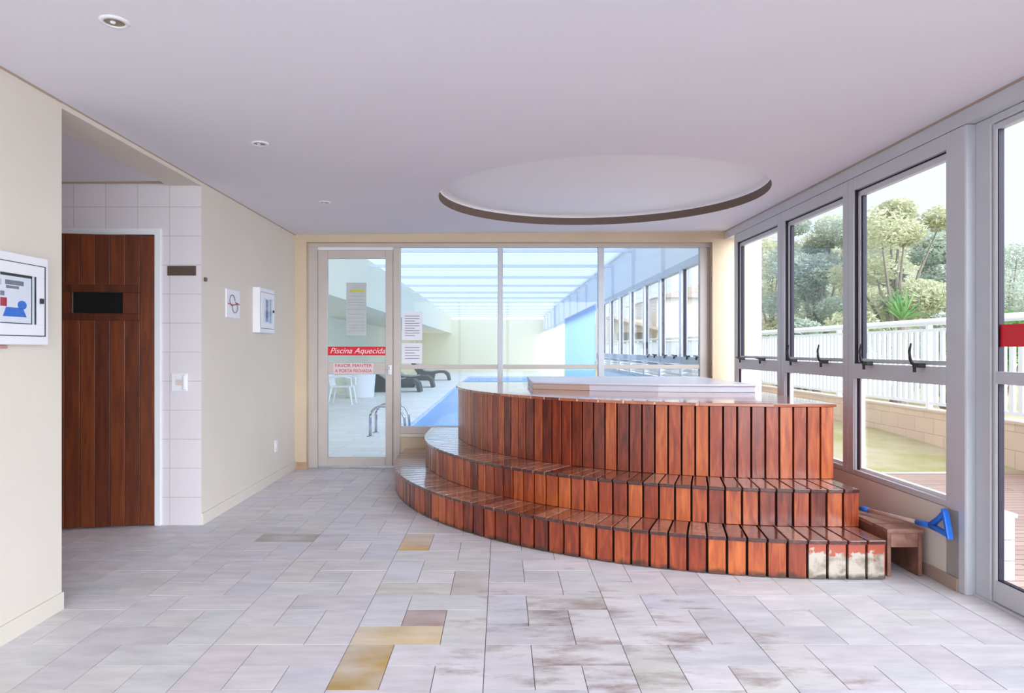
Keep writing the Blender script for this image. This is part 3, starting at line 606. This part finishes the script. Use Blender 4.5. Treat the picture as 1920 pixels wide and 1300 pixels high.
# ------------------------------------------------------------------ things on the sauna-side wall
def cabinet(d0, d1, z0, z1, lab, posts_):
    c = tag(empty('notice_cabinet', (XL(d0), (d0+d1)/2, z0)), lab, 'cabinet', 'white cabinets with glass doors')
    mb = MB(); lw(mb, d0, d1, .001, .066, z0, z1); mb.build('body', 'white', c, bevel=.004)
    a, b, y0, y1 = d0+.035, d1-.035, z0+.042, z1-.042
    mb = MB(); lw(mb, a-.004, b+.014, .066, .0672, y0-.004, y1+.004); mb.build('door_gap', 'black', c)
    g0, g1, h0, h1 = a+.06, b-.055, y0+.05, y1-.05
    dr = MB()
    lw(dr, a, b, .066, .072, y1-.05, y1); lw(dr, a, b, .066, .072, y0, y0+.05); lw(dr, a, g0, .066, .072, h0, h1); lw(dr, g1, b, .066, .072, h0, h1)
    do = dr.build('door', 'white', c, bevel=.002)
    mb = MB(); lw(mb, g1+.018, g1+.034, .072, .084, (h0+h1)/2-.012, (h0+h1)/2+.012); mb.build('latch', 'black', do, bevel=.002)
    mb = MB(); lw(mb, g0, g1, .068, .0695, h0, h1); mb.build('window_back', 'black', c)
    pp = MB(); posts_(pp, g0, g1, h0, h1); pp.build('notice', ['paper', 'ink', 'blue', 'red_text', 'lawn'], c)
    mb = MB(); lw(mb, g0, g1, .0715, .0735, h0, h1); mb.build('glass', 'glass', c)
def P_near(m, g0, g1, h0, h1):
    e = g1-.035; o = .0697
    lw(m, g0, e-.0, o, o+.0006, h0+.004, h1-.012); k = .0004
    lw(m, e-.165, e-.05, o+.0006, o+.001, h1-.05, h1-.03, mi=1); lw(m, e-.16, e-.08, o+.0006, o+.001, h1-.066, h1-.054, mi=1)
    lw(m, e-.215, e-.19, o+.0006, o+.001, h1-.055, h1-.028, mi=4)
    lw(m, e-.205, e-.155, o+.0006, o+.001, h1-.145, h1-.108, mi=3)
    lw(m, e-.215, e-.17, o+.0006, o+.001, h1-.10, h1-.08, mi=1)
    X = lambda d: XL(d)+o+.001
    m.face([(X(d), d, z) for d, z in [(e-.06+.03*math.cos(t*math.pi/8), h1-.135+.02*math.sin(t*math.pi/8)) for t in range(16)]], mi=2)
    m.face([(X(d), d, z) for d, z in ((e-.18, h0+.03), (e-.03, h0+.03), (e-.055, h0+.07), (e-.16, h0+.07))], mi=2)
    lw(m, g1-.028, g1-.014, o, o+.0006, h0, h1)
def P_far(m, g0, g1, h0, h1):
    o = .0697; lw(m, g0, g1-.06, o, o+.0006, h0, h1, mi=0); lw(m, g0+.05, g1-.1, o+.0006, o+.001, h0+.01, h1-.01, mi=1); lw(m, g1-.035, g1-.015, o, o+.0006, h0, h1)
cabinet(2.80, 3.215, 1.32, 1.722, 'white notice cabinet with posted papers on the wall before the recess', P_near)
cabinet(6.10, 6.51, 1.449, 1.857, 'white cabinet with a small greenish glass window near the pool wall', P_far)
mb = MB(); lw(mb, 2.55, 3.02, 0, .014, 1.302, 1.318); tag(mb.build('wall_strip', 'strip', bevel=.003), 'thin dull pink strip on the wall just under the notice cabinet', 'strip')
sg = tag(empty('wall_sign', (XL(5.6), 5.63, 1.557)), 'white square sign with a looping line emblem on the cream wall', 'sign')
mb = MB(); lw(mb, 5.485, 5.775, 0, .012, 1.556, 1.79); mb.build('plate', 'white', sg, bevel=.004)
mb = MB(); xo = XL(5.63)+.0155
mb.tube([(xo, 5.60+.055*math.cos(R(a)), 1.70+.045*math.sin(R(a))) for a in range(0, 300, 20)], .0035, 6); mb.tube([(xo, 5.655+.055*math.cos(R(a)), 1.645+.045*math.sin(R(a))) for a in range(160, 460, 20)], .0035, 6); mb.build('emblem', 'ink', sg)
mb = MB(); mb.tube([(xo+.001, 5.51, 1.672), (xo+.001, 5.56, 1.668), (xo+.001, 5.60, 1.662), (xo+.001, 5.66, 1.668), (xo+.001, 5.70, 1.682), (xo+.001, 5.745, 1.672)], .004, 6); mb.build('emblem_line', 'red_text', sg)
mb = MB(); lw(mb, 5.08, 5.105, 0, .02, 1.805, 1.835); tag(mb.build('wall_hook', 'brown_plate', bevel=.004), 'tiny brown hook on the cream wall beside the tiled corner', 'hook')
ou = tag(empty('wall_outlet', (XL(6.75), 6.75, .285)), 'small white wall outlet low on the cream wall', 'outlet')
mb = MB(); lw(mb, 6.71, 6.79, 0, .009, .285, .4); mb.build('cover_plate', 'white', ou, bevel=.003)
mb = MB(); lw(mb, 6.73, 6.77, .009, .013, .32, .365); mb.build('socket', 'paper', ou, bevel=.002)
# downlights
for (d, x), lab in zip(((2.594, -1.47), (4.13, -1.462), (5.78, -1.495)), ('small round recessed downlight, the one farthest from the pool wall', 'small round recessed downlight, middle of the row of three', 'small round recessed downlight, the one closest to the pool wall')):
    z = CZ(x); dl = tag(empty('recessed_downlight', (x, d, z)), lab, 'light', 'recessed ceiling downlights')
    mb = MB(); mb.lathe([(.036, z-.003), (.037, z-.008), (.05, z-.006), (.054, z+.001)], x, d, 28); mb.build('trim_ring', 'white', dl, smooth=True)
    mb = MB(); mb.lathe([(.001, z-.002), (.037, z-.0035)], x, d, 24); mb.build('reflector', 'lamp_in', dl, smooth=True)
    mb = MB(); mb.lathe([(.0005, z-.009), (.008, z-.008), (.011, z-.002)], x-.006, d, 14); mb.build('bulb', 'white', dl, smooth=True)

# ------------------------------------------------------------------ the pool hall beyond the glass
FX, YE = -2.83, 39.
mb = MB(); mb.box(-4.9, -1.6, YB+.25, YE, -.2, 0); mb.box(1.75, 2.5, YB+.25, YE, -.2, 0); mb.box(-1.6, 1.75, YB+.25, 9.6, -.2, 0); mb.box(-1.6, 1.75, 32.6, YE, -.2, 0)
struct(mb.build('floor_pool_deck', 'pool_tile'))
mb = MB(); mb.box(-1.6, 1.75, 9.6, 32.6, -1.2, -.09); tag(struct(mb.build('pool_water', 'water')), 'bright blue water of the long indoor pool', 'pool')
mb = MB(); mb.box(-5.0, -4.85, YB+.25, YE, -.1, 2.25); mb.box(-4.85, FX, YB+.25, YE, 2.2, 3.2); mb.box(-5., 2.5, YE, YE+.15, -.1, 3.0)
struct(mb.build('wall_pool_side', 'pool_wall'))
XP = 2.42
mb = MB(); mb.box(XP, XP+.1, YB+.25, 17.2, 2.42, 3.3); mb.box(XP, XP+.1, 17.2, YE, 2.3, 3.3); mb.box(XP, XP+.12, YB+.25, 17.2, -.1, .85); struct(mb.build('wall_pool_window_side', 'pool_white'))
mb = MB(); mb.box(-2.95, 2.55, YB+.25, YE, 3.20, 3.22); struct(mb.build('roof_glazing', 'roof_sheet'))
y = 7.82
while y < YE-1:
    mb = MB(); mb.box(FX, XP, y, y+.05, 3.06, 3.12); mb.box(XP-.05, XP, y, y+.05, 2.42, 3.06); struct(mb.build('beam_pool_roof', 'beam')); y += 2.285
wp = struct(empty('window_7', (XP, 11, .85)), 'row of aluminium windows along the pool', 'window')
pd = [7.66, 9.14-1.14+.06, 9.14, 10.36, 11.5, 12.75, 13.9, 15.1, 16.2, 17.2]
mb = MB(); mb.box(XP-.02, XP+.06, 7.65, 17.2, 2.36, 2.46); mb.box(XP-.02, XP+.06, 7.65, 17.2, 1.10, 1.20); mb.box(XP-.02, XP+.06, 7.65, 17.2, .82, .88); mb.build('frame', 'alu', wp)
for a, b in zip(pd, pd[1:]):
    mb = MB(); mb.box(XP-.026, XP+.058, b-.06, b+.06, .85, 2.4); mb.build('mullion', 'alu', wp)
    mb = MB(); mb.box(XP+.005, XP+.04, b-.075, b-.06, 1.2, 2.36); mb.build('gasket', 'rubber', wp)
    mb = MB(); mb.box(XP+.03, XP+.036, a+.07, b-.1, 1.2, 2.36); mb.build('pane', 'glass', wp)
    mb = MB()
    for k in range(4): mb.hexa([(XP-.01, a+.07, .90+k*.05), (XP+.04, a+.07, .93+k*.05), (XP+.04, b-.07, .93+k*.05), (XP-.01, b-.07, .90+k*.05), (XP-.01, a+.07, .908+k*.05), (XP+.04, a+.07, .938+k*.05), (XP+.04, b-.07, .938+k*.05), (XP-.01, b-.07, .908+k*.05)])
    mb.build('louvre', 'alu', wp)
    if b < 12:
        for dd in (a+.3, b-.35): hook(dd, False, wp, XP)
cu = tag(empty('blue_curtain', (XP, 21, 0)), 'translucent blue vinyl curtain hanging along the pool hall side', 'curtain')
mb = MB(); pts = [17.25+k*.15 for k in range(56)]
for k, (a, b) in enumerate(zip(pts, pts[1:])):
    xa, xb = XP-.06+.03*(k % 2), XP-.06+.03*((k+1) % 2); mb.face([(xa, a, .02), (xb, b, .02), (xb, b, 2.42), (xa, a, 2.42)])
mb.build('cloth', 'blue_sheet', cu)
mb = MB(); mb.tube([(XP-.045, 17.2, 2.44), (XP-.045, 25.6, 2.44)], .015, 8); mb.build('rod', 'alu', cu)
cu = tag(empty('white_curtain', (XP, 30, 0)), 'pale vinyl curtain beyond the blue one at the far end of the pool', 'curtain')
mb = MB(); pts = [25.8+k*.25 for k in range(53)]
for k, (a, b) in enumerate(zip(pts, pts[1:])):
    xa, xb = XP-.06+.03*(k % 2), XP-.06+.03*((k+1) % 2); mb.face([(xa, a, .02), (xb, b, .02), (xb, b, 2.36), (xa, a, 2.36)])
mb.build('cloth', 'clear_sheet', cu)
mb = MB(); mb.tube([(XP-.045, 25.7, 2.38), (XP-.045, 38.9, 2.38)], .015, 8); mb.build('rod', 'alu', cu)
# loungers
def lounger(x0, d, lab):
    L_ = tag(empty('sun_lounger', (x0, d, 0)), lab, 'lounger', 'wicker loungers along the pool')
    top = [(0, .78), (.12, .74), (.32, .54), (.55, .38), (.85, .36), (1.15, .41), (1.4, .40), (1.56, .28), (1.62, .0)]
    bot = [(1.52, 0), (1.47, .2), (1.36, .3), (1.15, .31), (.95, .25), (.9, 0), (.2, 0), (.25, .3), (.1, .5), (0, .7)]
    mb = MB(); mb.prism([(x0+a, b) for a, b in top+bot], d-.32, d+.32, axis='y'); mb.build('frame', 'wicker', L_)
    mb = MB(); cs = [(.03, .80), (.15, .76), (.34, .57), (.56, .42), (.85, .40), (1.1, .43)]
    mb.prism([(x0+a, b) for a, b in cs] + [(x0+a, b-.045) for a, b in cs[::-1]], d-.28, d+.28, axis='y'); mb.build('cushion', 'cushion', L_, bevel=.01)
lounger(-4.05, 20.9, 'grey wicker lounger by the indoor pool, the one closest to the glass door')
lounger(-3.9, 23.4, 'grey wicker lounger by the indoor pool, second from the glass door')
lounger(-3.75, 28.7, 'grey wicker lounger by the indoor pool, farthest from the glass door')
# planter
pl = tag(empty('planter', (-3.78, 18.3, 0)), 'big round white planter on the pool deck behind the plastic chair', 'planter')
mb = MB(); mb.lathe([(.001, 0), (.34, 0), (.36, .04), (.42, .8), (.44, .84), (.4, .84), (.38, .76), (.001, .74)], -3.78, 18.3, 32); mb.build('pot', 'white', pl, smooth=True)
# white plastic armchair, turned sideways
ch = tag(empty('plastic_chair', (-3.77, 16.25, 0)), 'white plastic armchair on the pool deck seen through the glass door', 'chair')
cx, cy = -3.77, 16.25
mb = MB(); mb.box(cx-.22, cx+.22, cy-.22, cy+.22, .40, .43); mb.build('seat', 'white', ch, bevel=.01)
mb = MB(); mb.tube([(cx-.24, cy-.22, .42), (cx-.3, cy-.22, .74), (cx-.31, cy-.12, .82), (cx-.31, cy+.12, .82), (cx-.3, cy+.22, .74), (cx-.24, cy+.22, .42)], .022, 8)
for t in (-.12, -.04, .04, .12): mb.tube([(cx-.24, cy+t, .43), (cx-.3, cy+t, .8)], .018, 6)
mb.build('backrest', 'white', ch)
for sy in (-1, 1):
    mb = MB(); mb.tube([(cx-.29, cy+sy*.24, .64), (cx+.1, cy+sy*.25, .66), (cx+.24, cy+sy*.24, .62), (cx+.25, cy+sy*.24, .43)], .024, 8); mb.build('armrest', 'white', ch)
    for a, b in ((.2, .27), (-.22, -.30)): mb = MB(); mb.tube([(cx+a, cy+sy*.21, .41), (cx+b, cy+sy*.25, .0)], [.026, .018], 8); mb.build('leg', 'white', ch)
# pool ladder
la = tag(empty('pool_ladder', (-1.9, 10.4, 0)), 'pair of curved steel pool ladder rails at the pool edge', 'ladder')
for dd in (10.15, 10.62):
    mb = MB(); pts = [(-1.95, dd, 0)] + [(-1.95, dd, .28)] + [(-1.95+.17*(1-math.cos(R(a))), dd, .28+.17*math.sin(R(a))) for a in range(15, 91, 15)] + [(-1.6, dd, .44), (-1.5, dd, .40), (-1.44, dd, .28), (-1.42, dd, -.085)]
    mb.tube(pts, .02, 10); mb.build('rail', 'steel', la, smooth=True)
    mb = MB(); mb.lathe([(.02, .015), (.05, .01), (.055, .0)], -1.95, dd, 16); mb.build('flange', 'steel', la, smooth=True)

# ------------------------------------------------------------------ terrace, lawn, fence
mb = MB(); mb.box(2.60, 9, -6, 7.27, -.12, -.025); struct(mb.build('floor_terrace', 'deck'))
mb = MB(); xs = (2.6, 5.6); mb.face([(2.55, 7.27, -.02), (5.57, 7.27, .0), (5.57, 10, .12), (2.55, 10, .1)]); mb.face([(2.55, 10, .1), (5.57, 10, .12), (5.57, 60, .2), (2.55, 60, .2)]); struct(mb.build('lawn', 'lawn'))
mb = MB(); mb.box(5.57, 5.75, -6, 48, -.1, .49); struct(mb.build('wall_garden', 'garden_wall'))
mb = MB(); mb.box(5.55, 5.77, -6, 48, .49, .515); struct(mb.build('trim_garden_wall', 'cap'))
fe = tag(empty('white_fence', (5.64, 12, .515)), 'long white metal railing standing on the garden wall', 'fence')
fx = 5.64
mb = MB(); mb.tube([(fx-.03, 2, 1.655), (fx-.03, 46, 1.655)], .045, 14); mb.build('handrail', 'white_rail', fe, smooth=True)
mb = MB(); mb.box(fx-.02, fx+.02, 2, 46, 1.53, 1.57); mb.box(fx-.02, fx+.02, 2, 46, .57, .61); mb.build('rail', 'white_rail', fe)
for k in range(18):
    y = 4.2+k*2.4
    mb = MB(); mb.box(fx-.03, fx+.03, y-.03, y+.03, .515, 1.62); mb.build('post', 'white_rail', fe)
    mb = MB()
    for q_ in range(1, 18): mb.box(fx-.015, fx+.015, y+q_*.133-.032, y+q_*.133+.032, .61, 1.53)
    mb.build('pickets', 'white_rail', fe)
pr = mb = MB(); mb.box(2.47, 2.84, 7.45, 7.75, -.1, 3.6); struct(mb.build('column_pier', 'white_wall'))
bx = tag(empty('slatted_box', (2.8, 4.0, -.025)), 'low white slatted box on the terrace by the door', 'box')
mb = MB()
for z0, z1 in ((-.025, .085), (.09, .205), (.21, .335)): mb.box(2.68, 2.935, 3.9, 4.3, z0, z1)
mb.build('side_slats', 'white_wall', bx, bevel=.004)
mb = MB(); mb.box(2.67, 2.945, 3.89, 4.31, .337, .36); mb.build('lid', 'white_wall', bx, bevel=.004)
mb = MB(); mb.face([(5.75, -10, .0), (80, -10, .0), (80, 90, .0), (5.75, 90, .0)]); mb.face([(-60, 40, .0), (5.75, 48, .0), (5.75, 90, .0), (-60, 90, .0)]); struct(mb.build('ground', 'lawn'))

# ------------------------------------------------------------------ trees beyond the fence
def crown_mesh(seed, n, leaf, blobs):
    q = random.Random(seed); m_ = MB()
    for _ in range(n):
        bx_, by_, bz_, br_ = q.choice(blobs)
        while True:
            v = Vector((q.uniform(-1, 1), q.uniform(-1, 1), q.uniform(-1, 1)))
            if .25 < v.length < 1: break
        p = Vector((bx_, by_, bz_)) + Vector((v.x, v.y, v.z*.7))*br_
        a = Vector((q.gauss(0, 1), q.gauss(0, 1), q.gauss(0, .5))).normalized(); b = a.cross(Vector((q.gauss(0, 1), q.gauss(0, 1), q.gauss(0, 1)))).normalized()
        l, w_ = leaf*q.uniform(.6, 1.5), leaf*q.uniform(.25, .5)
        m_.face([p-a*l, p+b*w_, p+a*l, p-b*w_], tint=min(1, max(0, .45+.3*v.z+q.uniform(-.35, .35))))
    return m_
def tree(x, y, h, s, lab, seed, lm, nb=20, n=20000):
    q = random.Random(seed); t = tag(empty('tree', (x, y, 0)), lab, 'tree', 'trees beyond the fence')
    blobs = []
    for k in range(nb):
        a = q.uniform(0, 2*math.pi); r_ = s*q.uniform(.1, .95); z = h*q.uniform(.3, .95); rr = s*q.uniform(.28, .46)
        z = min(z, h-rr*.7)
        blobs.append((x+r_*math.cos(a), y+r_*math.sin(a), z, rr))
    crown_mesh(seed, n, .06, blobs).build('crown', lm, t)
    mb = MB(); mb.tube([(x, y, -.05), (x+.1*s, y, h*.25), (x, y, h*.5), (x+.05*s, y, h*.75)], [.13, .1, .07, .03], 8)
    for b_ in blobs[:9]: mb.tube([(x+.04*s, y, h*.22), ((x+b_[0])/2, (y+b_[1])/2, h*.22+(b_[2]-h*.22)*.6), (b_[0], b_[1], b_[2])], [.05, .035, .012], 6)
    mb.build('trunk', 'bark', t)
def at_tree(px, d, ytop): return (px-940)/1280*d, d, 1.3+(655-ytop)/1280*d      # bearing and apparent height measured on the photograph
for (px, d, yt, s_, lab, sd, lm) in ((1445, 28, 440, 1.9, 'pale olive tree behind the fence partly hidden by the white pier', 3, 'leaf_pale'), (1530, 20, 398, 1.55, 'grey green tree behind the fence, seen through the middle window', 4, 'leaf_grey'),
        (1612, 24, 385, 1.85, 'pale olive tree standing back between the middle window and the one by the door', 9, 'leaf_pale'), (1678, 16.5, 372, 1.5, 'tallest pale olive tree behind the fence, rising above the others against the sky', 5, 'leaf_pale'),
        (1748, 19.2, 412, 1.45, 'grey green tree behind the fence, lower beside the tallest one', 6, 'leaf_grey'), (1890, 25, 452, 2.3, 'grey green tree behind the fence, seen through the terrace door', 8, 'leaf_grey'),
        (1482, 33.5, 446, 2.6, 'distant pale tree filling the gap beside the white pier', 41, 'leaf_pale'), (1582, 41, 440, 2.9, 'distant grey green tree behind the pale one between the two larger windows', 42, 'leaf_grey'),
        (1692, 34, 452, 2.6, 'distant pale tree behind the tallest one', 43, 'leaf_pale'), (1800, 42, 455, 3.0, 'distant grey green tree mostly hidden by the post beside the terrace door', 44, 'leaf_grey')):
    x_, y_, h_ = at_tree(px, d, yt); tree(x_, y_, h_, s_, lab, sd, lm)
for (x, y, h, s, lab, sd, lm) in ((6.75, 15.4, 2.6, .62, 'low grey green shrub behind the fence near the white pier', 24, 'leaf_grey'), (7.2, 17.4, 2.5, .62, 'low green shrub behind the fence, in the middle window', 22, 'leaf_green'),
                                  (9.2, 14.1, 2.5, .7, 'low grey green shrub just behind the fence under the tallest tree', 21, 'leaf_grey'), (11.1, 15.2, 2.9, .95, 'bushy green shrub behind the fence, in the terrace door', 23, 'leaf_green')):
    q = random.Random(sd); t = tag(empty('shrub', (x, y, 0)), lab, 'shrub', 'shrubs beyond the fence')
    blobs = [(x+s*q.uniform(-.7, .7), y+s*q.uniform(-.7, .7), h*q.uniform(.2, .72), s*q.uniform(.4, .6)) for k in range(8)]
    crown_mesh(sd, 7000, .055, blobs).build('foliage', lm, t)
    mb = MB(); [mb.tube([(x, y, -.05), (b_[0], b_[1], b_[2])], [.04, .012], 6) for b_ in blobs]; mb.build('stems', 'bark', t)
ag = tag(empty('spiky_palm', (7.75, 13.2, 0)), 'bright green spiky palm behind the fence in front of the tallest tree', 'palm')
mb = MB(); q = random.Random(31)
for k in range(70):
    a = q.uniform(0, 2*math.pi); e = q.uniform(.25, 1.45); l = q.uniform(.5, .8); c0 = Vector((7.75, 13.2, 1.85))
    d_ = Vector((math.cos(a)*math.cos(e), math.sin(a)*math.cos(e), math.sin(e))); sd_ = d_.cross(Vector((0, 0, 1))).normalized()*.02
    t1 = c0+d_*l*.6; t2 = c0+d_*l-Vector((0, 0, .12*math.cos(e)))
    mb.face([c0-sd_, c0+sd_, t1+sd_, t1-sd_], tint=q.random()); mb.face([t1-sd_, t1+sd_, t2], tint=q.random())
mb.build('fronds', 'leaf_green', ag)
mb = MB(); mb.tube([(7.75, 13.2, -.05), (7.75, 13.2, 1.9)], [.12, .08], 10); mb.build('trunk', 'bark', ag)
# neighbouring house far behind the fence
ho = tag(empty('house', (9, 38, 0)), 'pale neighbouring house with a brown sloping roof beyond the fence', 'house')
M['house'] = mat('house_render', srgb(226, 214, 200), .9); M['roof'] = mat('brown_roof', srgb(168, 146, 128), .9)
mb = MB(); mb.box(8.2, 16, 36, 44, 0, 4.0); mb.box(6.0, 8.2, 37, 44, 0, 2.9); mb.build('wall', 'house', ho)
mb = MB(); mb.prism([(5.7, 2.9), (8.4, 2.2), (8.4, 2.35), (5.7, 3.05)], 35.2, 37.2, axis='y'); mb.prism([(8.0, 4.0), (16.3, 4.0), (12, 5.2)], 35.6, 44.2, axis='y'); mb.build('roof', 'roof', ho)
for a in (6.3, 7.2): mb = MB(); mb.box(a, a+.7, 36.96, 37.02, 1.2, 2.2); mb.build('window', 'brown_plate', ho)
